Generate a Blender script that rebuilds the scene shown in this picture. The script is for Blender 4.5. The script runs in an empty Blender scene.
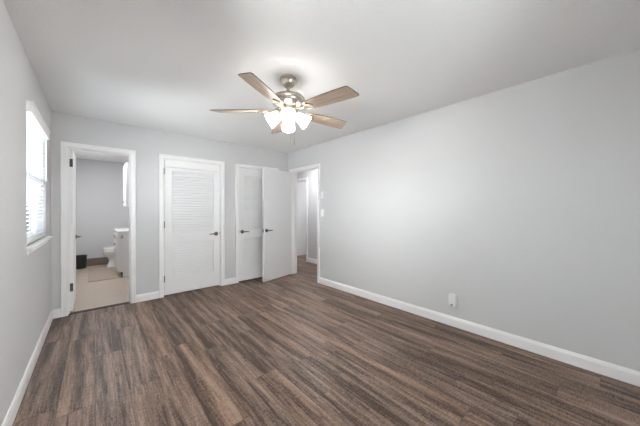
import bpy, bmesh, math, random
from mathutils import Vector, Matrix, Euler
random.seed(7)
sc = bpy.context.scene
C = sc.collection
PI = math.pi

# ------------------------------------------------------------------ camera
F_PX, YAW, PITCH, CAM_H, CY = 256.06, 0.7221, -0.0031, 1.2706, 211.27
cd = bpy.data.cameras.new('camera')
cam = bpy.data.objects.new('camera', cd)
C.objects.link(cam)
cam.location = (0, 0, CAM_H)
cam.rotation_euler = Euler((PI / 2 + PITCH, 0, -YAW), 'XYZ')
cd.sensor_fit = 'HORIZONTAL'
cd.sensor_width = 36.0
cd.lens = 36.0 * F_PX / 640.0
cd.shift_y = (CY - 213.0) / 640.0
cd.clip_start = 0.02
sc.camera = cam

# ------------------------------------------------------------------ world, lights, exposure
LAMP_E = 12.5           # the glass shades of the ceiling fan
BULB_E = 700.0         # the bulbs inside them
HALL_W, BATH_W, SIDE_W = 14.0, 18.0, 11.0
SKY = 39.0
GROUND = 18.0
w = bpy.data.worlds.new('sky')
sc.world = w
w.use_nodes = True
bg = w.node_tree.nodes['Background']
bg.inputs[1].default_value = 1.0
_nt = w.node_tree          # bright overcast sky above, sunlit ground below the horizon
_tc = _nt.nodes.new('ShaderNodeTexCoord')
_sp = _nt.nodes.new('ShaderNodeSeparateXYZ')
_nt.links.new(_tc.outputs['Generated'], _sp.inputs[0])
_mr = _nt.nodes.new('ShaderNodeMapRange')
_mr.inputs['From Min'].default_value = -0.04
_mr.inputs['From Max'].default_value = 0.04
_nt.links.new(_sp.outputs['Z'], _mr.inputs['Value'])
_mx = _nt.nodes.new('ShaderNodeMix')
_mx.data_type = 'RGBA'
_mx.inputs[6].default_value = (GROUND * 0.97, GROUND * 0.985, GROUND, 1)
_mx.inputs[7].default_value = (SKY * 0.92, SKY * 0.965, SKY, 1)
_nt.links.new(_mr.outputs[0], _mx.inputs[0])
_nt.links.new(_mx.outputs[2], bg.inputs[0])

def area(name, loc, size, watt, col=(1, 0.95, 0.88)):
    l = bpy.data.lights.new(name, 'AREA')
    l.shape = 'DISK'
    l.size = size
    l.energy = watt
    l.color = col
    o = bpy.data.objects.new(name, l)
    o.location = loc
    C.objects.link(o)
    return o

area('hall_ceiling_lamp', (3.48, 4.35, 2.42), 0.30, HALL_W, (0.99, 0.99, 1))
area('bathroom_ceiling_lamp', (0.15, 6.2, 2.42), 0.35, BATH_W, (0.985, 0.99, 1))
area('side_room_ceiling_lamp', (4.9, 5.0, 2.42), 0.30, SIDE_W, (0.97, 0.98, 1))
sc.view_settings.view_transform = 'Standard'
sc.view_settings.look = 'None'
sc.view_settings.gamma = 1.0
sc.view_settings.use_curve_mapping = False
sc.view_settings.exposure = 0.34
sc.cycles.use_denoising = True
sc.cycles.max_bounces = 16
sc.cycles.diffuse_bounces = 10
sc.cycles.transparent_max_bounces = 16
sc.cycles.sample_clamp_indirect = 10

# ------------------------------------------------------------------ materials
def s2l(c):
    return tuple(((v / 255.0) / 12.92 if v / 255.0 <= 0.04045 else ((v / 255.0 + 0.055) / 1.055) ** 2.4) for v in c) + (1,)

def N(nt, t, **kw):
    n = nt.nodes.new(t)
    for k, v in kw.items():
        setattr(n, k, v)
    return n

def mat(name, rgb, rough=0.5, metal=0.0, bump=0.0, bscale=200.0, spec=0.5, var=0.0, vscale=3.0, dist=0.002):
    m = bpy.data.materials.new(name)
    m.use_nodes = True
    nt = m.node_tree
    b = nt.nodes['Principled BSDF']
    col = s2l(rgb)
    b.inputs['Base Color'].default_value = col
    b.inputs['Roughness'].default_value = rough
    b.inputs['Metallic'].default_value = metal
    b.inputs['Specular IOR Level'].default_value = spec
    tc = N(nt, 'ShaderNodeTexCoord')
    if var > 0:
        nz = N(nt, 'ShaderNodeTexNoise')
        nz.inputs['Scale'].default_value = vscale
        nz.inputs['Detail'].default_value = 4
        nt.links.new(tc.outputs['Object'], nz.inputs['Vector'])
        mx = N(nt, 'ShaderNodeMix', data_type='RGBA')
        mx.inputs[6].default_value = tuple(c * (1 - var) for c in col[:3]) + (1,)
        mx.inputs[7].default_value = tuple(min(1, c * (1 + var)) for c in col[:3]) + (1,)
        nt.links.new(nz.outputs['Fac'], mx.inputs[0])
        nt.links.new(mx.outputs[2], b.inputs['Base Color'])
    if bump > 0:
        nb = N(nt, 'ShaderNodeTexNoise')
        nb.inputs['Scale'].default_value = bscale
        nb.inputs['Detail'].default_value = 3
        nt.links.new(tc.outputs['Object'], nb.inputs['Vector'])
        bp = N(nt, 'ShaderNodeBump')
        bp.inputs['Strength'].default_value = bump
        bp.inputs['Distance'].default_value = dist
        nt.links.new(nb.outputs['Fac'], bp.inputs['Height'])
        nt.links.new(bp.outputs['Normal'], b.inputs['Normal'])
    return m

M = {}
M['wall'] = mat('grey_wall_paint', (214, 214, 215), 0.75, bump=0.12, bscale=260, spec=0.25)
M['ceil'] = mat('white_ceiling_paint', (243, 243, 243), 0.9, bump=0.5, bscale=130, spec=0.1, dist=0.004)
M['trim'] = mat('white_trim_paint', (250, 250, 250), 0.4, bump=0.03, bscale=90)
M['door'] = mat('white_door_paint', (246, 246, 247), 0.45, bump=0.03, bscale=120)
M['flush'] = mat('white_flush_door_paint', (240, 240, 241), 0.5, bump=0.03, bscale=120)
M['nickel'] = mat('brushed_nickel', (196, 188, 176), 0.28, 1.0, bump=0.04, bscale=400)
M['dark_metal'] = mat('dark_nickel', (120, 118, 116), 0.35, 1.0, bump=0.03, bscale=300)
M['hinge'] = mat('dull_hinge_metal', (96, 95, 95), 0.55, 0.6, bump=0.03, bscale=200)
M['plastic'] = mat('white_plastic', (249, 249, 248), 0.35, bump=0.02, bscale=200)
M['slot'] = mat('dark_slot', (60, 60, 62), 0.6, bump=0.02)
M['gap'] = mat('dark_transition_strip', (58, 48, 44), 0.6, bump=0.05)
M['porcelain'] = mat('white_porcelain', (242, 242, 241), 0.12, bump=0.01, bscale=30)
M['counter'] = mat('white_cultured_marble', (240, 240, 238), 0.2, var=0.03, vscale=8)
M['cabinet'] = mat('white_cabinet_paint', (232, 232, 232), 0.4, bump=0.02)
M['kick'] = mat('dark_toe_kick', (70, 62, 58), 0.7, bump=0.05)
M['bin'] = mat('black_bin_plastic', (44, 44, 46), 0.5, bump=0.1, bscale=60)
M['mirror'] = mat('mirror_glass', (205, 208, 210), 0.05, 1.0, bump=0.005, bscale=4)
M['mat'] = mat('beige_bath_mat', (172, 157, 144), 0.95, bump=0.8, bscale=300, var=0.06, vscale=40, dist=0.006)
M['bathbase'] = mat('brown_tile_base', (134, 117, 109), 0.45, bump=0.05, var=0.12, vscale=14)
M['chain'] = mat('nickel_chain', (180, 170, 155), 0.3, 1.0, bump=0.02)
M['bracket'] = mat('nickel_bracket', (158, 146, 130), 0.5, 1.0, bump=0.03, bscale=300)

def wood_floor(name, pw, pl, light, mid, dark, rough):
    m = bpy.data.materials.new(name)
    m.use_nodes = True
    nt = m.node_tree
    L = nt.links.new
    b = nt.nodes['Principled BSDF']
    b.inputs['Roughness'].default_value = rough
    b.inputs['Specular IOR Level'].default_value = 0.38
    tc = N(nt, 'ShaderNodeTexCoord')
    sp = N(nt, 'ShaderNodeSeparateXYZ')
    L(tc.outputs['Object'], sp.inputs[0])
    def mth(op, a, bb=None, c=None):
        n = N(nt, 'ShaderNodeMath', operation=op)
        for i, v in enumerate((a, bb, c)):
            if v is None:
                continue
            if isinstance(v, (int, float)):
                n.inputs[i].default_value = v
            else:
                L(v, n.inputs[i])
        return n.outputs[0]
    xs = mth('DIVIDE', sp.outputs[0], pw)
    row = mth('FLOOR', xs)
    wn = N(nt, 'ShaderNodeTexWhiteNoise', noise_dimensions='1D')
    L(row, wn.inputs['W'])
    ys = mth('ADD', mth('DIVIDE', sp.outputs[1], pl), wn.outputs['Value'])
    seg = mth('FLOOR', ys)
    cv = N(nt, 'ShaderNodeCombineXYZ')
    L(row, cv.inputs[0]); L(seg, cv.inputs[1])
    pn = N(nt, 'ShaderNodeTexWhiteNoise', noise_dimensions='3D')
    L(cv.outputs[0], pn.inputs['Vector'])
    rnd = pn.outputs['Value']
    # streaks stretched along the plank, shifted for each plank
    def streak(sx, sy, detail, rough_, dist):
        c2 = N(nt, 'ShaderNodeCombineXYZ')
        L(mth('ADD', mth('MULTIPLY', sp.outputs[0], sx), mth('MULTIPLY', rnd, 37.0)), c2.inputs[0])
        L(mth('ADD', mth('MULTIPLY', sp.outputs[1], sy), mth('MULTIPLY', rnd, 91.0)), c2.inputs[1])
        nz = N(nt, 'ShaderNodeTexNoise')
        nz.inputs['Scale'].default_value = 1.0
        nz.inputs['Detail'].default_value = detail
        nz.inputs['Roughness'].default_value = rough_
        nz.inputs['Distortion'].default_value = dist
        L(c2.outputs[0], nz.inputs['Vector'])
        return nz.outputs['Fac']
    broad = streak(15.0, 0.8, 2.0, 0.5, 0.5)
    fine = streak(75.0, 4.0, 4.0, 0.65, 0.8)
    pores = streak(130.0, 45.0, 3.0, 0.65, 0.0)
    saw = streak(22.0, 130.0, 3.0, 0.6, 0.0)
    v = mth('ADD', mth('MULTIPLY', mth('SUBTRACT', broad, 0.5), 1.45), 0.52)
    v = mth('ADD', v, mth('MULTIPLY', mth('SUBTRACT', fine, 0.5), 1.25))
    v = mth('ADD', v, mth('MULTIPLY', mth('SUBTRACT', rnd, 0.5), 0.07))
    v = mth('ADD', v, mth('MULTIPLY', mth('SUBTRACT', pores, 0.5), 0.8))
    v = mth('ADD', v, mth('MULTIPLY', mth('SUBTRACT', saw, 0.5), 0.75))
    cr = N(nt, 'ShaderNodeValToRGB')
    e = cr.color_ramp.elements
    e[0].position = 0.25; e[0].color = s2l(dark)
    e[1].position = 0.98; e[1].color = s2l(light)
    e.new(0.50).color = s2l(mid)
    L(v, cr.inputs[0])
    # warm / cool drift from plank to plank
    hs = N(nt, 'ShaderNodeHueSaturation')
    L(cr.outputs[0], hs.inputs['Color'])
    L(mth('ADD', mth('MULTIPLY', pn.outputs['Value'], 0.25), 0.95), hs.inputs['Saturation'])
    # seams
    fx = mth('FRACT', xs)
    dx = mth('MINIMUM', fx, mth('SUBTRACT', 1.0, fx))
    fy = mth('FRACT', ys)
    dy = mth('MINIMUM', fy, mth('SUBTRACT', 1.0, fy))
    sx = mth('LESS_THAN', dx, 0.0018 / pw)
    sy = mth('LESS_THAN', dy, 0.0016 / pl)
    seam = mth('MAXIMUM', sx, sy)
    mx = N(nt, 'ShaderNodeMix', data_type='RGBA')
    L(mth('MULTIPLY', seam, 0.55), mx.inputs[0])
    L(hs.outputs[0], mx.inputs[6])
    mx.inputs[7].default_value = s2l((48, 38, 33))
    L(mx.outputs[2], b.inputs['Base Color'])
    bp = N(nt, 'ShaderNodeBump')
    bp.inputs['Strength'].default_value = 0.25
    bp.inputs['Distance'].default_value = 0.002
    L(mth('SUBTRACT', fine, seam), bp.inputs['Height'])
    L(bp.outputs['Normal'], b.inputs['Normal'])
    return m

M['floor'] = wood_floor('brown_plank_floor', 0.182, 1.22, (164, 142, 127), (112, 92, 80), (62, 46, 36), 0.42)

def tile_floor(name):
    m = mat(name, (180, 166, 152), 0.4, bump=0.05, bscale=60, var=0.07, vscale=5)
    nt = m.node_tree
    L = nt.links.new
    b = nt.nodes['Principled BSDF']
    src = b.inputs['Base Color'].links[0].from_socket
    tc = N(nt, 'ShaderNodeTexCoord')
    br = N(nt, 'ShaderNodeTexBrick')
    br.offset = 0.5
    br.inputs['Scale'].default_value = 1.0
    br.inputs['Brick Width'].default_value = 0.61
    br.inputs['Row Height'].default_value = 0.305
    br.inputs['Mortar Size'].default_value = 0.003
    br.inputs['Mortar'].default_value = s2l((168, 150, 136))
    L(tc.outputs['Object'], br.inputs['Vector'])
    L(src, br.inputs['Color1'])
    L(src, br.inputs['Color2'])
    L(br.outputs['Color'], b.inputs['Base Color'])
    return m
M['tile'] = tile_floor('tan_bathroom_tile')

def blade_wood():
    m = mat('washed_oak_blade', (176, 156, 136), 0.5, spec=0.3)
    nt = m.node_tree
    L = nt.links.new
    b = nt.nodes['Principled BSDF']
    tc = N(nt, 'ShaderNodeTexCoord')
    mp = N(nt, 'ShaderNodeMapping')
    mp.inputs['Scale'].default_value = (3, 60, 3)
    L(tc.outputs['Object'], mp.inputs[0])
    nz = N(nt, 'ShaderNodeTexNoise')
    nz.inputs['Scale'].default_value = 1.0
    nz.inputs['Detail'].default_value = 5
    nz.inputs['Distortion'].default_value = 0.5
    L(mp.outputs[0], nz.inputs['Vector'])
    cr = N(nt, 'ShaderNodeValToRGB')
    cr.color_ramp.elements[0].position = 0.3
    cr.color_ramp.elements[0].color = s2l((158, 138, 120))
    cr.color_ramp.elements[1].position = 0.7
    cr.color_ramp.elements[1].color = s2l((194, 176, 158))
    L(nz.outputs['Fac'], cr.inputs[0])
    L(cr.outputs[0], b.inputs['Base Color'])
    return m
M['blade'] = blade_wood()
M['blade_edge'] = mat('dark_blade_edge', (86, 74, 66), 0.5, bump=0.02)

def glow(name, col, strength, base=(245, 245, 240)):
    m = mat(name, base, 0.4, bump=0.01)
    b = m.node_tree.nodes['Principled BSDF']
    b.inputs['Emission Color'].default_value = col
    b.inputs['Emission Strength'].default_value = strength
    return m
M['shade'] = glow('lit_frosted_glass', (1, 0.985, 0.965, 1), LAMP_E)
M['bulb'] = glow('lit_bulb', (1, 0.985, 0.965, 1), BULB_E)

def slat_mat():
    m = mat('white_blind_slat', (226, 228, 230), 0.5, bump=0.02)
    nt = m.node_tree
    b = nt.nodes['Principled BSDF']
    out = [n for n in nt.nodes if n.type == 'OUTPUT_MATERIAL'][0]
    t = N(nt, 'ShaderNodeBsdfTranslucent')
    t.inputs[0].default_value = (0.85, 0.88, 0.9, 1)
    mx = N(nt, 'ShaderNodeMixShader')
    mx.inputs[0].default_value = 0.04
    nt.links.new(b.outputs[0], mx.inputs[1])
    nt.links.new(t.outputs[0], mx.inputs[2])
    nt.links.new(mx.outputs[0], out.inputs[0])
    return m
M['slat'] = slat_mat()

def glass_mat():
    m = bpy.data.materials.new('window_glass')
    m.use_nodes = True
    nt = m.node_tree
    nt.nodes.remove(nt.nodes['Principled BSDF'])
    out = [n for n in nt.nodes if n.type == 'OUTPUT_MATERIAL'][0]
    fr = N(nt, 'ShaderNodeFresnel')
    fr.inputs[0].default_value = 1.45
    tr = N(nt, 'ShaderNodeBsdfTransparent')
    tr.inputs[0].default_value = (0.95, 0.97, 0.97, 1)
    gl = N(nt, 'ShaderNodeBsdfGlossy')
    gl.inputs['Roughness'].default_value = 0.02
    mx = N(nt, 'ShaderNodeMixShader')
    nt.links.new(fr.outputs[0], mx.inputs[0])
    nt.links.new(tr.outputs[0], mx.inputs[1])
    nt.links.new(gl.outputs[0], mx.inputs[2])
    nt.links.new(mx.outputs[0], out.inputs[0])
    return m
M['glass'] = glass_mat()

# ------------------------------------------------------------------ mesh helpers
def BM():
    return bmesh.new()

def box(bm, lo, hi, bev=0.0, seg=2):
    lo, hi = Vector(lo), Vector(hi)
    r = bmesh.ops.create_cube(bm, size=1.0)
    vs = r['verts']
    for v in vs:
        v.co = Vector([lo[i] + (v.co[i] + 0.5) * (hi[i] - lo[i]) for i in range(3)])
    if bev > 0:
        es = list({e for v in vs for e in v.link_edges})
        bmesh.ops.bevel(bm, geom=es, offset=bev, segments=seg, profile=0.5, affect='EDGES')

def lathe(bm, prof, seg=32, mx=None, cap0=True, cap1=True):
    rings = []
    for r, z in prof:
        ring = []
        for k in range(seg):
            a = 2 * PI * k / seg
            p = Vector((r * math.cos(a), r * math.sin(a), z))
            ring.append(bm.verts.new(mx @ p if mx else p))
        rings.append(ring)
    for a, b in zip(rings[:-1], rings[1:]):
        for k in range(seg):
            bm.faces.new((a[k], a[(k + 1) % seg], b[(k + 1) % seg], b[k]))
    if cap0:
        bm.faces.new(list(reversed(rings[0])))
    if cap1:
        bm.faces.new(rings[-1])

def tube(bm, pts, rad, seg=10):
    pts = [Vector(p) for p in pts]
    rads = rad if isinstance(rad, (list, tuple)) else [rad] * len(pts)
    rings = []
    for i, p in enumerate(pts):
        d = (pts[min(i + 1, len(pts) - 1)] - pts[max(i - 1, 0)]).normalized()
        up = Vector((0, 0, 1)) if abs(d.z) < 0.9 else Vector((1, 0, 0))
        a = d.cross(up).normalized()
        b = d.cross(a).normalized()
        rings.append([bm.verts.new(p + (a * math.cos(t) + b * math.sin(t)) * rads[i])
                      for t in [2 * PI * k / seg for k in range(seg)]])
    for a, b in zip(rings[:-1], rings[1:]):
        for k in range(seg):
            bm.faces.new((a[k], a[(k + 1) % seg], b[(k + 1) % seg], b[k]))
    bm.faces.new(rings[0]); bm.faces.new(list(reversed(rings[-1])))

def prism(bm, prof, p0, p1, out):
    """sweep a profile (list of (outward, up)) from p0 to p1; out is the horizontal outward direction"""
    p0, p1, out = Vector(p0), Vector(p1), Vector(out)
    rs = []
    for p in (p0, p1):
        rs.append([bm.verts.new(p + out * a + Vector((0, 0, b))) for a, b in prof])
    n = len(prof)
    for k in range(n):
        bm.faces.new((rs[0][k], rs[0][(k + 1) % n], rs[1][(k + 1) % n], rs[1][k]))
    bm.faces.new(rs[0]); bm.faces.new(list(reversed(rs[1])))

def obj(name, bm, m, parent=None, loc=None, rotz=0.0, smooth=False):
    bmesh.ops.recalc_face_normals(bm, faces=bm.faces[:])
    me = bpy.data.meshes.new(name)
    bm.to_mesh(me)
    bm.free()
    for mm in (m if isinstance(m, (list, tuple)) else [m]):
        me.materials.append(mm)
    if smooth:
        me.shade_smooth()
        me.set_sharp_from_angle(angle=math.radians(35))
    o = bpy.data.objects.new(name, me)
    C.objects.link(o)
    if parent:
        o.parent = parent
    if loc is not None:
        o.location = loc
    o.rotation_euler = (0, 0, rotz)
    return o

def tag(o, label, cat, group=None, kind=None):
    o['label'] = label
    o['category'] = cat
    if group:
        o['group'] = group
    if kind:
        o['kind'] = kind
    return o

def struct(name, bm, m, label, cat, **kw):
    return tag(obj(name, bm, m, **kw), label, cat, kind='structure')

def thing(name, loc, label, cat, rotz=0.0, group=None, kind=None):
    o = bpy.data.objects.new(name, None)
    o.empty_display_size = 0.1
    o.location = loc
    o.rotation_euler = (0, 0, rotz)
    C.objects.link(o)
    return tag(o, label, cat, group, kind)

# ------------------------------------------------------------------ dimensions
XL, XR, YB, YF, H = -0.381, 2.957, 4.333, -0.50, 2.44
T = 0.115
BX = 0.70                       # bathroom wall beyond the vanity
BY = 7.90                       # bathroom end wall
HX = 3.97                       # hall wall opposite
DH = 2.03                       # door opening height
B0, B1 = -0.24, 0.365           # bathroom opening
K0, K1 = 0.763, 1.588           # wide louvered closet opening
J0, J1 = 1.908, 2.655           # narrow louvered closet opening
E0, E1 = 3.418, 4.205           # entry opening (Y)
W0, W1, WZ0, WZ1 = 2.885, 3.875, 1.00, 2.07   # window
U0, U1, UZ0, UZ1 = 0.42, 1.02, 1.38, 1.85     # small added fill-light window beside the camera
V0, V1, VZ0, VZ1 = 0.75, 1.80, 1.42, 1.93     # added fill-light window behind the camera
G0, G1 = 5.02, 5.80             # hall doorway (Y)

# ------------------------------------------------------------------ structure
bm = BM()
def poly_slab(bm, pts, z0, z1):
    a = [bm.verts.new((x, y, z0)) for x, y in pts]
    b = [bm.verts.new((x, y, z1)) for x, y in pts]
    n = len(pts)
    bm.faces.new(a); bm.faces.new(b)
    for k in range(n):
        bm.faces.new((a[k], a[(k + 1) % n], b[(k + 1) % n], b[k]))
poly_slab(bm, [(XL - T, YF - T), (6.2, YF - T), (6.2, 8.0), (BX + 0.06, 8.0), (BX + 0.06, YB + 0.06), (XL - T, YB + 0.06)], -0.08, 0.0)
struct('floor', bm, M['floor'], 'brown wood-look plank floor running through bedroom and hall', 'floor')
bm = BM()
box(bm, (XL - T, YB + 0.06, -0.08), (BX + 0.06, BY + 0.1, 0.0))
struct('floor_bathroom', bm, M['tile'], 'tan tile floor of the bathroom', 'floor')
bm = BM()
box(bm, (XL - T, YF - T, H), (6.2, 8.0, H + 0.1))
struct('ceiling', bm, M['ceil'], 'white textured ceiling', 'ceiling')

bm = BM()
box(bm, (XL - T, YF - T, 0), (XL, U0, H))
box(bm, (XL - T, U1, 0), (XL, W0, H))
box(bm, (XL - T, U0, 0), (XL, U1, UZ0))
box(bm, (XL - T, U0, UZ1), (XL, U1, H))
box(bm, (XL - T, W1, 0), (XL, BY + 0.1, H))
box(bm, (XL - T, W0, 0), (XL, W1, WZ0))
box(bm, (XL - T, W0, WZ1), (XL, W1, H))
struct('wall_left', bm, M['wall'], 'light grey wall with the window', 'wall')
bm = BM()
for a, b in ((XL, B0 - 0.02), (B1 + 0.02, K0 - 0.02), (K1 + 0.02, J0 - 0.02), (J1 + 0.02, XR)):
    box(bm, (a, YB, 0), (b, YB + T, H))
for a, b in ((B0, B1), (K0, K1), (J0, J1)):
    box(bm, (a - 0.02, YB, DH + 0.02), (b + 0.02, YB + T, H))
struct('wall_back', bm, M['wall'], 'light grey wall with bathroom doorway and louvered closet doors', 'wall')
bm = BM()
box(bm, (XR, YF - T, 0), (XR + T, E0 - 0.02, H))
box(bm, (XR, E1 + 0.02, 0), (XR + T, 8.0, H))
box(bm, (XR, E0 - 0.02, DH + 0.02), (XR + T, E1 + 0.02, H))
struct('wall_right', bm, M['wall'], 'long bare light grey wall with the hall doorway at its end', 'wall')
bm = BM()
box(bm, (XL, YF - T, 0), (V0, YF, H))
box(bm, (V1, YF - T, 0), (XR, YF, H))
box(bm, (V0, YF - T, 0), (V1, YF, VZ0))
box(bm, (V0, YF - T, VZ1), (V1, YF, H))
struct('wall_front', bm, M['wall'], 'light grey wall facing the closets', 'wall')
bm = BM()
box(bm, (BX, YB + T, 0), (BX + 0.06, BY + 0.1, H))
struct('wall_bathroom_side', bm, M['wall'], 'grey bathroom wall behind the vanity', 'wall')
bm = BM()
box(bm, (XL, BY, 0), (BX, BY + 0.1, H))
struct('wall_bathroom_end', bm, M['wall'], 'grey bathroom wall behind the toilet', 'wall')
bm = BM()
box(bm, (BX + 0.06, YB + 0.75, 0), (XR, YB + 0.83, H))
struct('wall_closet', bm, M['wall'], 'wall closing the closets behind the louvered doors', 'wall')
bm = BM()
box(bm, (HX, 1.9, 0), (HX + T, G0 - 0.02, H))
box(bm, (HX, G0 - 0.02, DH + 0.02), (HX + T, G1 + 0.02, H))
box(bm, (HX, G1 + 0.02, 0), (HX + T, 8.0, H))
struct('wall_hall', bm, M['wall'], 'light grey hall wall seen through the doorway', 'wall')
bm = BM()
box(bm, (XR + T, 1.8, 0), (6.2, 1.9, H))
struct('wall_hall_near', bm, M['wall'], 'hall end wall hidden by the bedroom wall', 'wall')
bm = BM()
box(bm, (XR + T, 7.9, 0), (HX, 8.0, H))
struct('wall_hall_far', bm, M['wall'], 'hall end wall past the side room', 'wall')
bm = BM()
box(bm, (HX + T, G1 + 0.02, 0), (6.2, G1 + 0.12, H))
struct('wall_side_room', bm, M['door'], 'white side wall of the room across the hall', 'wall')
bm = BM()
box(bm, (6.1, 1.9, 0), (6.2, G1 + 0.02, H))
struct('wall_side_room_end', bm, M['wall'], 'end wall of the room across the hall', 'wall')

# baseboards
BP = [(0, 0), (0.014, 0), (0.014, 0.078), (0.010, 0.090), (0.005, 0.102), (0, 0.104)]
CW = 0.062       # casing width
def base(name, segs, label, m='trim', prof=BP):
    bm = BM()
    for p0, p1, out in segs:
        prism(bm, prof, p0, p1, out)
    return struct(name, bm, M[m], label, 'baseboard')
base('baseboard_left', [((XL, YF, 0), (XL, YB, 0), (1, 0, 0))], 'white baseboard under the window wall')
base('baseboard_back', [((a, YB, 0), (b, YB, 0), (0, -1, 0)) for a, b in
     ((XL + 0.014, B0 - CW), (B1 + CW, K0 - CW), (K1 + CW, J0 - CW), (J1 + CW, XR - 0.014))],
     'white baseboard pieces between the closet and bathroom doors')
base('baseboard_right', [((XR, YF, 0), (XR, E0 - CW, 0), (-1, 0, 0)), ((XR, E1 + CW, 0), (XR, YB, 0), (-1, 0, 0))],
     'long white baseboard along the bare wall')
base('baseboard_front', [((XL + 0.014, YF, 0), (XR - 0.014, YF, 0), (0, 1, 0))], 'white baseboard of the wall facing the closets')
base('baseboard_hall', [((HX, 1.9, 0), (HX, G0 - CW, 0), (-1, 0, 0)), ((HX, G1 + CW, 0), (HX, 7.9, 0), (-1, 0, 0))],
     'white baseboard of the hall wall')
base('baseboard_bathroom', [((XL, BY, 0), (BX, BY, 0), (0, -1, 0)), ((XL, YB + T, 0), (XL, BY - 0.012, 0), (1, 0, 0))],
     'brown tile base of the bathroom wall', 'bathbase', [(0, 0), (0.012, 0), (0.012, 0.165), (0.008, 0.17), (0, 0.17)])

# door trim: casing on both faces, jamb lining and stop, in local coordinates (opening along +x, wall into +y)
def door_trim(name, w, loc, rotz, label, stop_y, depth=T, both=True, filler=0.0):
    bm = BM()
    r = 0.006
    for y0, y1 in (((-0.017, 0.0),) + (((depth, depth + 0.017),) if both else ())):
        box(bm, (-CW, y0, 0), (-r, y1, DH + r), 0.004)
        box(bm, (w + r, y0, 0), (w + CW, y1, DH + r), 0.004)
        box(bm, (-CW, y0, DH + r), (w + CW, y1, DH + CW), 0.004)
        # raised back band of the casing
        yb0, yb1 = (y0 - 0.006, y0 + 0.004) if y0 < 0 else (y1 - 0.004, y1 + 0.006)
        box(bm, (-CW, yb0, 0), (-CW + 0.014, yb1, DH + CW), 0.003)
        box(bm, (w + CW - 0.014, yb0, 0), (w + CW, yb1, DH + CW), 0.003)
        box(bm, (-CW, yb0, DH + CW - 0.014), (w + CW, yb1, DH + CW), 0.003)
    box(bm, (-0.02, 0.0, 0), (0.0, depth, DH))
    box(bm, (w, 0.0, 0), (w + 0.02, depth, DH))
    box(bm, (-0.02, 0.0, DH), (w + 0.02, depth, DH + 0.02))
    s0, s1 = stop_y, stop_y + 0.03
    box(bm, (0.0, s0, 0), (0.011, s1, DH), 0.002)
    box(bm, (w - 0.011, s0, 0), (w, s1, DH), 0.002)
    box(bm, (0.0, s0, DH - 0.011), (w, s1, DH), 0.002)
    if filler > 0:
        box(bm, (0.011, 0.004, DH - filler), (w - 0.011, 0.034, DH - 0.002), 0.002)
    return struct(name, bm, M['trim'], label, 'door frame', loc=loc, rotz=rotz)

door_trim('trim_1', B1 - B0, (B0, YB, 0), 0, 'white casing around the bathroom doorway', 0.035)
door_trim('trim_2', K1 - K0, (K0, YB, 0), 0, 'white casing around the wide louvered closet door', 0.052, filler=0.112)
door_trim('trim_3', J1 - J0, (J0, YB, 0), 0, 'white casing around the narrow louvered closet door', 0.052)
door_trim('trim_4', E1 - E0, (XR, E1, 0), -PI / 2, 'white casing around the hall doorway', 0.042)
door_trim('trim_5', G1 - G0, (HX, G1, 0), -PI / 2, 'white casing around the doorway across the hall', 0.05)
bm = BM()
box(bm, (B0, YB + 0.020, 0.0), (B1, YB + 0.085, 0.008), 0.003)
struct('trim_6', bm, M['gap'], 'dark transition strip on the bathroom threshold', 'threshold')

# ------------------------------------------------------------------ doors
def lever(parent, pos, side, direction, name='door_handle', m='dark_metal'):
    """rose, neck and lever on the face whose outward normal is local +-y (side); lever points along local x (direction)"""
    px, py, pz = pos
    bm = BM()
    q = Matrix.Translation(Vector(pos)) @ Matrix.Rotation(PI / 2 * (1 if side < 0 else -1), 4, 'X')
    lathe(bm, [(0.0325, 0.0), (0.0325, 0.006), (0.027, 0.011), (0.013, 0.013), (0.0115, 0.042), (0.006, 0.048)], 28, q)
    y = py + side * 0.045
    tube(bm, [(px - direction * 0.010, y, pz), (px + direction * 0.01, y + side * 0.004, pz), (px + direction * 0.05, y + side * 0.003, pz + 0.004),
              (px + direction * 0.095, y, pz + 0.001), (px + direction * 0.118, y - side * 0.004, pz - 0.004)],
         [0.009, 0.012, 0.0095, 0.008, 0.006], 12)
    return obj(name, bm, M[m], parent, smooth=True)

def hinge(parent, pos, axis='y', m='dark_metal'):
    x, y, z = pos
    bm = BM()
    lathe(bm, [(0.0045, -0.052), (0.0065, -0.048), (0.0065, 0.048), (0.0045, 0.052)], 12, Matrix.Translation(Vector((x, y, z))))
    box(bm, (x - 0.006, y, z - 0.045), (x + 0.014, y + 0.012, z + 0.045))
    return obj('hinge', bm, M[m], parent, smooth=True)

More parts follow.
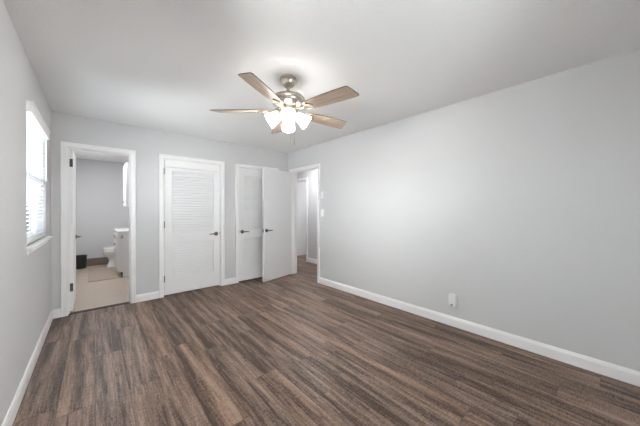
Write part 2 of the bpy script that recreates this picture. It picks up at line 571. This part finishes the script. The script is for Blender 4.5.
def louver_door(name, w, top, label, loc, flip, handle_z):
    """local: x across (hinge at x=0 unless flip), y into the wall, face at y=0"""
    t = 0.035
    st = 0.098
    z0, zlo0, zlo1, zup0, zup1 = 0.018, 0.252, 0.775, 0.915, top - (0.042 if top < 1.95 else 0.13)
    bm = BM()
    bv = 0.003
    box(bm, (0, 0, z0), (st, t, top), bv)
    box(bm, (w - st, 0, z0), (w, t, top), bv)
    for a, b in ((z0, zlo0), (zlo1, zup0), (zup1, top)):
        box(bm, (st - 0.002, 0.0004, a), (w - st + 0.002, t - 0.0004, b), bv)
    d = struct(name, bm, M['door'], label, 'door', loc=loc)
    for a, b in ((zlo0, zlo1), (zup0, zup1)):
        lm = BM()
        # thin bead frame around the slats
        x0, x1 = st - 0.001, w - st + 0.001
        for bx0, bx1, bz0, bz1 in ((x0, x0 + 0.010, a, b), (x1 - 0.010, x1, a, b), (x0, x1, a, a + 0.008), (x0, x1, b - 0.008, b)):
            box(lm, (bx0, 0.006, bz0), (bx1, t - 0.006, bz1), 0.002)
        n = max(1, round((b - a - 0.016) / 0.0405))
        p = (b - a - 0.016) / n
        for k in range(n):
            zc = a + 0.008 + p * (k + 0.5)
            # slat: lower edge out towards the room, upper edge inwards
            y0, y1 = 0.003, 0.032
            prof = [(-y0 - 0.006, zc - p * 0.50), (-y0, zc - p * 0.47), (-y0 + 0.001, zc - p * 0.30), (-0.026, zc + p * 0.62), (-0.031, zc + p * 0.52)]
            prism(lm, prof, (x0 + 0.008, 0, 0), (x1 - 0.008, 0, 0), (0, -1, 0))
        obj('louver_panel', lm, M['door'], d)
    if not flip:
        lever(d, (w - 0.062, 0, handle_z), -1, -1)
        hx = 0.0
    else:
        lever(d, (0.062, 0, handle_z), -1, 1)
        hx = w
    for hz in (0.26, 1.06, top - 0.06 if top < 1.95 else 1.85):
        hinge(d, (hx - 0.004 if not flip else hx + 0.0035, -0.003, hz))
    bm = BM()
    ex = w if not flip else 0
    s = 1 if not flip else -1
    box(bm, (min(ex + s * 0.001, ex - s * 0.004), -0.0012, handle_z - 0.03), (max(ex + s * 0.001, ex - s * 0.004), 0.026, handle_z + 0.03))
    obj('latch_plate', bm, M['dark_metal'], d)
    return d

louver_door('door_2', K1 - K0 - 0.012, DH - 0.116, 'white louvered closet door between bathroom doorway and narrow louvered door',
            (K0 + 0.006, YB + 0.010, 0), False, 0.885)
louver_door('door_3', J1 - J0 - 0.012, DH - 0.006, 'white louvered closet door half hidden behind the open door',
            (J0 + 0.006, YB + 0.010, 0), True, 0.892)

# bathroom door: swung into the bathroom, hinged at its edge by the window wall
bm = BM()
BW = B1 - B0 - 0.008
box(bm, (0, 0, 0.014), (BW, 0.035, DH - 0.006), 0.002)
d = struct('door_1', bm, M['door'], 'white bathroom door swung open into the bathroom', 'door',
           loc=(B0 + 0.004, YB + T + 0.004, 0), rotz=math.radians(90))
# local x runs into the bathroom, local -y faces the doorway opening
d.location = (B0 + 0.040, YB + T + 0.004, 0)
lever(d, (BW - 0.065, 0, 0.90), -1, -1)
lever(d, (BW - 0.065, 0.035, 0.90), 1, -1)
tag(d, 'white bathroom door swung open into the bathroom', 'door', kind='structure')
for hz in (0.31, 1.865):
    bm = BM()
    lathe(bm, [(0.004, -0.048), (0.0065, -0.045), (0.0065, 0.045), (0.004, 0.048)], 12, Matrix.Translation(Vector((-0.004, 0.033, hz))))
    box(bm, (-0.040, 0.0378, hz - 0.05), (0.0, 0.0402, hz + 0.05))
    box(bm, (-0.0025, 0.002, hz - 0.05), (0.0005, 0.033, hz + 0.05))
    obj('hinge', bm, M['hinge'], d)

# entry door: flush slab standing open in front of the narrow closet door
EW = 0.745
ang = math.atan2(-0.19, -0.732)
bm = BM()
box(bm, (0.004, -0.035, 0.012), (EW, 0, DH - 0.004), 0.002)
d = struct('door_4', bm, M['flush'], 'plain white flush door standing open in front of the louvered closet', 'door',
           loc=(XR - 0.012, E1 - 0.004, 0), rotz=ang)
lever(d, (EW - 0.065, 0, 0.915), 1, -1)
lever(d, (EW - 0.065, -0.035, 0.915), -1, -1)
bm = BM()
box(bm, (EW - 0.001, -0.029, 0.885), (EW + 0.0015, -0.006, 0.945), 0.0005)
box(bm, (EW, -0.022, 0.907), (EW + 0.010, -0.012, 0.923), 0.002)
obj('latch_plate', bm, M['dark_metal'], d)
for hz in (0.25, 1.05, 1.82):
    bm = BM()
    lathe(bm, [(0.004, -0.048), (0.006, -0.045), (0.006, 0.045), (0.004, 0.048)], 12, Matrix.Translation(Vector((-0.003, -0.030, hz))))
    obj('hinge', bm, M['dark_metal'], d, smooth=True)

# ------------------------------------------------------------------ window
bm = BM()
xo, xi = XL - T + 0.005, XL - 0.075
fr = 0.045
def wframe(bm, y0, y1, z0, z1, x0, x1, f):
    box(bm, (x0, y0, z0), (x1, y0 + f, z1), 0.003)
    box(bm, (x0, y1 - f, z0), (x1, y1, z1), 0.003)
    box(bm, (x0, y0 + f, z0), (x1, y1 - f, z0 + f), 0.003)
    box(bm, (x0, y0 + f, z1 - f), (x1, y1 - f, z1), 0.003)
wframe(bm, W0, W1, WZ0, WZ1, xo, xi, 0.03)
win = struct('window_1', bm, M['trim'], 'white sash window behind slatted blind', 'window')
zm = (WZ0 + WZ1) / 2
for z0, z1, dx in ((WZ0 + 0.03, zm + 0.02, 0.016), (zm - 0.02, WZ1 - 0.03, 0.0)):
    bm = BM()
    wframe(bm, W0 + 0.03, W1 - 0.03, z0, z1, xo + dx, xo + dx + 0.014, 0.04)
    yc = (W0 + W1) / 2
    box(bm, (xo + dx + 0.003, yc - 0.009, z0 + 0.04), (xo + dx + 0.011, yc + 0.009, z1 - 0.04))
    s = obj('sash', bm, M['trim'], win)
    bm = BM()
    box(bm, (xo + dx + 0.006, W0 + 0.07, z0 + 0.04), (xo + dx + 0.008, W1 - 0.07, z1 - 0.04))
    obj('pane', bm, M['glass'], s)
bm = BM()
box(bm, (XL - 0.075, W0, WZ0 - 0.022), (XL, W1, WZ0), 0)
box(bm, (XL, W0 - 0.05, WZ0 - 0.022), (XL + 0.045, W1 + 0.045, WZ0 + 0.002), 0.005)
box(bm, (XL, W0 - 0.03, WZ0 - 0.06), (XL + 0.013, W1 + 0.025, WZ0 - 0.022), 0.003)
obj('window_sill', bm, M['trim'], win)

# unseen window added to brighten the room, in the wall facing the closets
def yframe(bm, x0, x1, z0, z1, y0, y1, f):
    box(bm, (x0, y0, z0), (x0 + f, y1, z1), 0.003)
    box(bm, (x1 - f, y0, z0), (x1, y1, z1), 0.003)
    box(bm, (x0 + f, y0, z0), (x1 - f, y1, z0 + f), 0.003)
    box(bm, (x0 + f, y0, z1 - f), (x1 - f, y1, z1), 0.003)
bm = BM()
yframe(bm, V0, V1, VZ0, VZ1, YF - 0.10, YF - 0.04, 0.03)
xm = (V0 + V1) / 2
box(bm, (xm - 0.03, YF - 0.10, VZ0 + 0.03), (xm + 0.03, YF - 0.04, VZ1 - 0.03), 0.003)
fill_win2 = struct('fill_window_2', bm, M['trim'], 'white double window added for fill light in the wall facing the closets', 'window')
for x0, x1 in ((V0 + 0.03, xm - 0.03), (xm + 0.03, V1 - 0.03)):
    bm = BM()
    yframe(bm, x0, x1, VZ0 + 0.03, VZ1 - 0.03, YF - 0.085, YF - 0.065, 0.035)
    s = obj('sash', bm, M['trim'], fill_win2)
    bm = BM()
    box(bm, (x0 + 0.03, YF - 0.077, VZ0 + 0.06), (x1 - 0.03, YF - 0.075, VZ1 - 0.06))
    obj('pane', bm, M['glass'], s)
bm = BM()
box(bm, (V0 - 0.05, YF, VZ0 - 0.022), (V1 + 0.05, YF + 0.04, VZ0), 0.005)
obj('window_sill', bm, M['trim'], fill_win2)

# small unseen window added beside the camera for extra daylight on the bare wall
bm = BM()
wframe(bm, U0, U1, UZ0, UZ1, XL - 0.10, XL - 0.04, 0.03)
fill_win3 = struct('fill_window_3', bm, M['trim'], 'small white high window added for fill light in the same wall as the slatted blind', 'window')
bm = BM()
box(bm, (XL - 0.072, U0 + 0.02, UZ0 + 0.02), (XL - 0.070, U1 - 0.02, UZ1 - 0.02))
obj('pane', bm, M['glass'], fill_win3)
bm = BM()
box(bm, (XL, U0 - 0.05, UZ0 - 0.022), (XL + 0.04, U1 + 0.05, UZ0), 0.005)
obj('window_sill', bm, M['trim'], fill_win3)

# blind
bl = thing('window_blind', (XL, (W0 + W1) / 2, WZ1), 'white horizontal slatted blind hanging in the window', 'blind')
yc = (W0 + W1) / 2
hw = (W1 - W0) / 2 - 0.006
bm = BM()      # valance with returned ends
box(bm, (0.016, -hw - 0.025, -0.062), (0.030, hw + 0.025, 0.022), 0.004)
box(bm, (0.026, -hw - 0.025, 0.006), (0.038, hw + 0.025, 0.026), 0.005)
for s in (-1, 1):
    y0, y1 = sorted((s * (hw + 0.025), s * (hw + 0.014)))
    box(bm, (0.0005, y0, -0.062), (0.018, y1, 0.022), 0.002)
obj('valance', bm, M['trim'], bl)
bm = BM()
box(bm, (-0.055, -hw, -0.045), (-0.004, hw, -0.003), 0.002)
obj('headrail', bm, M['trim'], bl)
nsl = 29
pz = (WZ1 - 0.06 - (WZ0 + 0.035)) / nsl
bm = BM()
tilt = math.radians(-24)
for k in range(nsl):
    zc = -0.06 - pz * (k + 0.5)
    prof = []
    for q in range(5):
        u = (q / 4 - 0.5) * 0.050
        prof.append((u, 0.003 * (1 - (u / 0.025) ** 2)))
    prof += [(u, v - 0.0028) for u, v in reversed(prof)]
    rp = [(-0.029 + u * math.cos(tilt) - v * math.sin(tilt), zc - u * math.sin(tilt) + v * math.cos(tilt)) for u, v in prof]
    prism(bm, rp, (0, -hw, 0), (0, hw, 0), (1, 0, 0))
obj('slat_panel', bm, M['slat'], bl)
bm = BM()
box(bm, (-0.054, -hw, WZ0 - WZ1 + 0.006), (-0.006, hw, WZ0 - WZ1 + 0.024), 0.004)
obj('bottom_rail', bm, M['trim'], bl)
for yy in (-hw + 0.14, hw - 0.14):
    bm = BM()
    for xx in (-0.0535, -0.0045):
        tube(bm, [(xx, yy, -0.045), (xx, yy, WZ0 - WZ1 + 0.02)], 0.0012, 6)
    obj('ladder_cord', bm, M['plastic'], bl)
bm = BM()
tube(bm, [(0.012, hw - 0.05, -0.045), (0.012, hw - 0.05, -0.46)], 0.004, 8)
tube(bm, [(0.012, hw - 0.05, -0.46), (0.012, hw - 0.05, -0.50)], [0.006, 0.008], 8)
obj('tilt_wand', bm, M['plastic'], bl, smooth=True)

# ------------------------------------------------------------------ ceiling fan
FX, FY = 1.296, 1.898
fan = thing('ceiling_fan', (FX, FY, H), 'brushed nickel ceiling fan with five washed wood blades and four lit shades', 'ceiling fan')
bm = BM()
lathe(bm, [(0.072, 0.0), (0.074, -0.006), (0.074, -0.016), (0.066, -0.022), (0.064, -0.030), (0.058, -0.050), (0.046, -0.066), (0.030, -0.076), (0.018, -0.078)], 40)
obj('canopy', bm, M['nickel'], fan, smooth=True)
bm = BM()
lathe(bm, [(0.0125, -0.07), (0.0125, -0.15)], 20)
lathe(bm, [(0.020, -0.132), (0.026, -0.138), (0.028, -0.150), (0.028, -0.158)], 24)
obj('downrod', bm, M['nickel'], fan, smooth=True)
bm = BM()
lathe(bm, [(0.03, -0.150), (0.095, -0.156), (0.132, -0.166), (0.147, -0.180), (0.150, -0.196), (0.144, -0.202), (0.144, -0.210), (0.134, -0.230), (0.110, -0.252), (0.085, -0.262), (0.03, -0.266)], 48)
obj('motor_housing', bm, M['nickel'], fan, smooth=True)
bm = BM()
lathe(bm, [(0.078, -0.262), (0.082, -0.268), (0.082, -0.284), (0.070, -0.292), (0.060, -0.296), (0.058, -0.318), (0.062, -0.324), (0.060, -0.345), (0.045, -0.362), (0.022, -0.372), (0.008, -0.376)], 40)
obj('light_fitter', bm, M['nickel'], fan, smooth=True)

def blade_mesh():
    bm = BM()
    # outline (radial r, tangential t); t>0 counter-clockwise
    out = [(0.185, -0.042), (0.21, -0.052), (0.30, -0.062), (0.42, -0.068), (0.53, -0.071), (0.622, -0.071), (0.634, -0.069), (0.640, -0.060),
           (0.655, -0.02), (0.668, 0.028), (0.674, 0.050), (0.673, 0.060), (0.666, 0.066), (0.655, 0.068),
           (0.53, 0.071), (0.42, 0.068), (0.30, 0.062), (0.21, 0.052), (0.185, 0.042)]
    t = 0.0065
    e = 0.0025
    cxr = 0.43
    def sc_(p, k):
        return (cxr + (p[0] - cxr) * k, p[1] * (1 - (1 - k) * 3.0))
    lay = [([sc_(p, 0.995) for p in out], -t / 2), (out, -t / 2 + 0.0012), (out, t / 2 - 0.0012), ([sc_(p, 0.995) for p in out], t / 2)]
    rings = [[bm.verts.new((x, y, z)) for x, y in pts] for pts, z in lay]
    n = len(out)
    bm.faces.new(rings[0]); bm.faces.new(rings[-1])
    for a, b in zip(rings[:-1], rings[1:]):
        for k in range(n):
            f = bm.faces.new((a[k], a[(k + 1) % n], b[(k + 1) % n], b[k]))
            f.material_index = 1
    return bm

def bracket_mesh():
    """flat arm from the motor, opening to a loop that holds the blade"""
    bm = BM()
    tube(bm, [(0.070, 0, 0.008), (0.11, 0, 0.004), (0.15, 0, -0.010), (0.185, 0, -0.010)], [0.011, 0.011, 0.010, 0.008], 10)
    loop = []
    for k in range(17):
        a = PI + 2 * PI * k / 16
        loop.append((0.225 + 0.038 * math.cos(a), 0.026 * math.sin(a), -0.008))
    tube(bm, loop, 0.0042, 8)
    for x, y in ((0.262, 0.0), (0.225, 0.029), (0.225, -0.029)):
        lathe(bm, [(0.009, -0.016), (0.010, -0.012), (0.010, -0.003)], 12, Matrix.Translation(Vector((x, y, 0))))
    return bm

phi0 = math.radians(-149.5)
blade0 = bracket0 = None
for k in range(5):
    a = phi0 + k * 2 * PI / 5
    if blade0 is None:
        blade0 = obj('blade', blade_mesh(), [M['blade'], M['blade_edge']], fan)
        bracket0 = obj('blade_bracket', bracket_mesh(), M['bracket'], blade0, smooth=True)
        b = blade0
    else:
        b = blade0.copy(); C.objects.link(b)
        c = bracket0.copy(); C.objects.link(c); c.parent = b
    b.location = (0, 0, 2.155 - H)
    b.rotation_euler = Euler((math.radians(-13), 0, 0), 'XYZ')
    b.rotation_mode = 'QUATERNION'
    b.rotation_quaternion = Euler((0, 0, a)).to_quaternion() @ Euler((math.radians(-13), 0, 0)).to_quaternion()

sh0 = None
for k in range(4):
    a = math.radians(-124.3) + k * PI / 2
    if sh0 is None:
        bm = BM()
        lathe(bm, [(0.024, -0.004), (0.030, 0.0), (0.036, 0.012), (0.043, 0.040), (0.052, 0.075), (0.060, 0.100), (0.064, 0.116),
                   (0.061, 0.116), (0.057, 0.100), (0.049, 0.075), (0.040, 0.040), (0.032, 0.014), (0.024, 0.006)], 28, cap0=True, cap1=True)
        sh = obj('lamp_shade', bm, M['shade'], fan, smooth=True)
        bm = BM()
        lathe(bm, [(0.010, 0.008), (0.013, 0.03), (0.024, 0.055), (0.027, 0.070), (0.022, 0.088), (0.010, 0.096), (0.002, 0.098)], 20)
        bu = obj('bulb', bm, M['bulb'], sh, smooth=True)
        bm = BM()
        lathe(bm, [(0.012, -0.040), (0.020, -0.030), (0.027, -0.008), (0.034, 0.006), (0.036, 0.012), (0.030, 0.012)], 24)
        hd = obj('shade_holder', bm, M['nickel'], sh, smooth=True)
        sh0 = (sh, bu, hd)
    else:
        sh = sh0[0].copy(); C.objects.link(sh)
        for q in sh0[1:]:
            c = q.copy(); C.objects.link(c); c.parent = sh
    sh.rotation_mode = 'QUATERNION'
    # local +z points out of the mouth: outwards and down
    tilt_ = math.radians(180 - 55)
    sh.rotation_quaternion = Euler((0, 0, a)).to_quaternion() @ Euler((0, tilt_, 0)).to_quaternion()
    sh.location = (0.072 * math.cos(a), 0.072 * math.sin(a), 2.120 - H)
for k, (dx, dy, zl) in enumerate(((0.022, -0.008, -0.550), (0.046, -0.030, -0.555))):
    bm = BM()
    nb = 36
    z0 = -0.352
    tube(bm, [(dx, dy, z0), (dx, dy, zl)], 0.0011, 6)
    for q in range(nb):
        z = z0 + (zl - z0) * (q + 0.5) / nb
        lathe(bm, [(0.0006, -0.0019), (0.0018, -0.001), (0.0018, 0.001), (0.0006, 0.0019)], 6, Matrix.Translation(Vector((dx, dy, z))))
    c = obj('pull_chain', bm, M['chain'], fan, smooth=True)
    bm = BM()
    lathe(bm, [(0.001, 0.002), (0.003, -0.003), (0.0042, -0.016), (0.0035, -0.026), (0.001, -0.029)], 12, Matrix.Translation(Vector((dx, dy, zl))))
    obj('chain_pull', bm, M['chain'], c, smooth=True)

# ------------------------------------------------------------------ things on the bare wall (local: y along the wall, x out of the wall is -x)
out = thing('wall_outlet', (XR, 1.124, 0.285), 'white outlet plate low on the bare wall behind a plugged-in device', 'outlet')
bm = BM()
box(bm, (-0.006, -0.036, -0.060), (0, 0.036, 0.060), 0.003)
obj('cover_plate', bm, M['plastic'], out)
bm = BM()
for zz in (-0.02, 0.02):
    box(bm, (-0.0075, -0.016, zz - 0.014), (-0.0045, 0.016, zz + 0.014), 0.001)
obj('receptacle', bm, M['plastic'], out)
dev = thing('plug_in_device', (XR - 0.008, 1.132, 0.296), 'small white plug-in box with a dark opening on the bare wall outlet', 'plug-in device')
bm = BM()
box(bm, (-0.058, -0.038, -0.062), (0, 0.038, 0.064), 0.008, 3)
obj('housing', bm, M['plastic'], dev, smooth=True)
bm = BM()
box(bm, (-0.0595, -0.012, -0.052), (-0.054, 0.012, -0.038), 0.002)
obj('vent_opening', bm, M['slot'], dev)

sw = thing('wall_control', (XR, 3.288, 1.535), 'small white wall control above the light switch beside the hall doorway', 'wall control')
bm = BM()
box(bm, (-0.016, -0.036, -0.060), (0, 0.036, 0.060), 0.005)
obj('housing', bm, M['plastic'], sw)
bm = BM()
box(bm, (-0.0175, -0.020, -0.005), (-0.014, 0.020, 0.035), 0.001)
obj('control_button', bm, M['plastic'], sw)
sw = thing('light_switch', (XR, 3.288, 1.228), 'white light switch below the wall control beside the hall doorway', 'light switch')
bm = BM()
box(bm, (-0.007, -0.037, -0.061), (0, 0.037, 0.061), 0.003)
obj('cover_plate', bm, M['plastic'], sw)
bm = BM()
box(bm, (-0.012, -0.016, -0.032), (-0.005, 0.016, 0.032), 0.002)
obj('rocker', bm, M['plastic'], sw)

# ------------------------------------------------------------------ bathroom
VX, VY0, VY1, VH = 0.337, 6.13, 6.98, 0.845
van = thing('bathroom_vanity', ((VX + BX) / 2, (VY0 + VY1) / 2, 0), 'white bathroom vanity cabinet with white countertop in the bathroom', 'vanity')
ox, oy = (VX + BX) / 2, (VY0 + VY1) / 2
def vb(bm, lo, hi, bev=0.0):
    box(bm, (lo[0] - ox, lo[1] - oy, lo[2]), (hi[0] - ox, hi[1] - oy, hi[2]), bev)
bm = BM()
vb(bm, (VX, VY0, 0.10), (BX - 0.003, VY1, VH), 0.002)
vb(bm, (VX + 0.065, VY0, 0.0), (BX - 0.003, VY0 + 0.018, 0.10))
vb(bm, (VX + 0.065, VY1 - 0.018, 0.0), (BX - 0.003, VY1, 0.10))
obj('body', bm, M['cabinet'], van)
bm = BM()
vb(bm, (VX + 0.060, VY0 + 0.018, 0.0), (VX + 0.075, VY1 - 0.018, 0.10))
vb(bm, (VX + 0.0595, VY0 + 0.0005, 0.0), (VX + 0.0655, VY0 + 0.0185, 0.10))
obj('toe_kick', bm, M['kick'], van)
for k in range(2):
    y0 = VY0 + 0.02 + k * 0.41
    bm = BM()
    vb(bm, (VX - 0.019, y0, 0.13), (VX, y0 + 0.40, 0.66), 0.003)
    vb(bm, (VX - 0.023, y0 + 0.055, 0.19), (VX - 0.017, y0 + 0.345, 0.60), 0.003)
    dr = obj('door', bm, M['cabinet'], van)
    bm = BM()
    kx = y0 + (0.36 if k == 0 else 0.04)
    lathe(bm, [(0.006, 0), (0.006, 0.012), (0.014, 0.020), (0.014, 0.026), (0.004, 0.031)], 16,
          Matrix.Translation(Vector((VX - 0.019 - ox, kx - oy, 0.60))) @ Matrix.Rotation(-PI / 2, 4, 'Y'))
    obj('knob', bm, M['dark_metal'], dr, smooth=True)
    bm = BM()
    vb(bm, (VX - 0.019, y0, 0.675), (VX, y0 + 0.40, 0.825), 0.003)
    dr = obj('drawer', bm, M['cabinet'], van)
    bm = BM()
    lathe(bm, [(0.006, 0), (0.006, 0.012), (0.014, 0.020), (0.014, 0.026), (0.004, 0.031)], 16,
          Matrix.Translation(Vector((VX - 0.019 - ox, y0 + 0.2 - oy, 0.75))) @ Matrix.Rotation(-PI / 2, 4, 'Y'))
    obj('knob', bm, M['dark_metal'], dr, smooth=True)
bm = BM()
vb(bm, (VX - 0.03, VY0 - 0.012, VH), (BX - 0.003, VY1 + 0.012, VH + 0.038), 0.006)
vb(bm, (BX - 0.022, VY0 - 0.012, VH + 0.030), (BX - 0.003, VY1 + 0.012, VH + 0.11), 0.004)
obj('countertop', bm, M['counter'], van)
bm = BM()
vb(bm, (VX + 0.035, VY0 - 0.006, 0.735), (VX + 0.075, VY0, 0.80), 0.002)
obj('side_plate', bm, M['nickel'], van)
bm = BM()
fx, fy = BX - 0.075 - ox, 0.0
lathe(bm, [(0.025, VH + 0.036), (0.025, VH + 0.046), (0.014, VH + 0.056), (0.013, VH + 0.115)], 20, Matrix.Translation(Vector((fx, fy, 0))))
tube(bm, [(fx, fy, VH + 0.10), (fx - 0.03, fy, VH + 0.135), (fx - 0.08, fy, VH + 0.13), (fx - 0.11, fy, VH + 0.10)], 0.010, 10)
obj('faucet', bm, M['nickel'], van, smooth=True)

mc = thing('wall_cabinet', (BX, 6.52, 1.36), 'tall white cabinet hung on the bathroom wall above the vanity', 'cabinet')
bm = BM()
box(bm, (0.476 - BX, -0.37, 0.0), (-0.002, 0.37, 0.84), 0.003)
obj('body', bm, M['cabinet'], mc)
for s in (-1, 1):
    bm = BM()
    y0, y1 = sorted((s * 0.003, s * 0.368))
    box(bm, (0.456 - BX, y0, 0.004), (0.4755 - BX, y1, 0.836), 0.003)
    dr = obj('door', bm, M['cabinet'], mc)
    bm = BM()
    lathe(bm, [(0.005, 0), (0.005, 0.010), (0.012, 0.018), (0.012, 0.023), (0.003, 0.027)], 14,
          Matrix.Translation(Vector((0.456 - BX, s * 0.03, 0.08))) @ Matrix.Rotation(-PI / 2, 4, 'Y'))
    obj('knob', bm, M['dark_metal'], dr, smooth=True)

# toilet: bowl points along -x, tank on the side wall
TX, TY = BX, 7.48
toi = thing('toilet', (TX, TY, 0), 'white toilet standing beyond the bathroom vanity', 'toilet')
def oval(cx, a, b, z, n=28, sq=2.3):
    pts = []
    for k in range(n):
        t = 2 * PI * k / n
        c, s = math.cos(t), math.sin(t)
        pts.append((cx + a * math.copysign(abs(c) ** (2 / sq), c), b * math.copysign(abs(s) ** (2 / sq), s), z))
    return pts
def loft(bm, rings, cap0=True, cap1=True):
    rr = [[bm.verts.new(p) for p in r] for r in rings]
    n = len(rr[0])
    for a, b in zip(rr[:-1], rr[1:]):
        for k in range(n):
            bm.faces.new((a[k], a[(k + 1) % n], b[(k + 1) % n], b[k]))
    if cap0: bm.faces.new(rr[0])
    if cap1: bm.faces.new(rr[-1])
bm = BM()
loft(bm, [oval(-0.30, 0.205, 0.112, 0.0), oval(-0.30, 0.200, 0.108, 0.03), oval(-0.29, 0.170, 0.092, 0.12), oval(-0.30, 0.175, 0.098, 0.20),
          oval(-0.345, 0.20, 0.135, 0.27), oval(-0.352, 0.215, 0.170, 0.33), oval(-0.350, 0.215, 0.182, 0.375), oval(-0.350, 0.212, 0.180, 0.395),
          oval(-0.350, 0.165, 0.130, 0.395), oval(-0.340, 0.11, 0.09, 0.28)])
obj('bowl', bm, M['porcelain'], toi, smooth=True)
bm = BM()
loft(bm, [oval(-0.350, 0.210, 0.182, 0.396), oval(-0.350, 0.216, 0.187, 0.404), oval(-0.350, 0.212, 0.183, 0.414), oval(-0.350, 0.13, 0.11, 0.415),
          oval(-0.350, 0.125, 0.105, 0.399)])
obj('seat', bm, M['porcelain'], toi, smooth=True)
bm = BM()
loft(bm, [oval(-0.350, 0.205, 0.178, 0.416), oval(-0.350, 0.214, 0.185, 0.422), oval(-0.350, 0.208, 0.180, 0.434), oval(-0.350, 0.15, 0.12, 0.440)])
obj('lid', bm, M['porcelain'], toi, smooth=True)
bm = BM()
box(bm, (-0.185, -0.10, 0.15), (-0.10, 0.10, 0.39), 0.02, 3)
box(bm, (-0.192, -0.215, 0.385), (-0.012, 0.215, 0.725), 0.018, 3)
obj('tank', bm, M['porcelain'], toi, smooth=True)
bm = BM()
box(bm, (-0.198, -0.222, 0.726), (-0.008, 0.222, 0.758), 0.008, 3)
tl = obj('tank_lid', bm, M['porcelain'], toi, smooth=True)
bm = BM()
tube(bm, [(-0.196, -0.15, 0.66), (-0.212, -0.15, 0.66), (-0.216, -0.09, 0.655)], 0.007, 8)
obj('flush_lever', bm, M['nickel'], toi, smooth=True)

# waste bin
bi = thing('trash_bin', (-0.245, 7.70, 0), 'black trash bin on the bathroom floor by the wall', 'trash bin')
bm = BM()
lathe(bm, [(0.100, 0.0), (0.104, 0.005), (0.118, 0.262), (0.122, 0.268), (0.118, 0.274), (0.112, 0.268), (0.098, 0.010), (0.01, 0.008)], 32)
obj('body', bm, M['bin'], bi, smooth=True)
bm = BM()
lathe(bm, [(0.122, 0.262), (0.125, 0.266), (0.125, 0.276), (0.119, 0.280), (0.114, 0.274), (0.117, 0.264)], 32, cap0=False, cap1=False)
obj('rim', bm, M['bin'], bi, smooth=True)

# bath mat
bm = BM()
box(bm, (-0.09, 6.10, 0.0), (0.318, 7.30, 0.012), 0.005)
m_ = obj('bath_mat', bm, M['mat'])
tag(m_, 'beige bath mat on the tile floor in front of the vanity', 'bath mat')
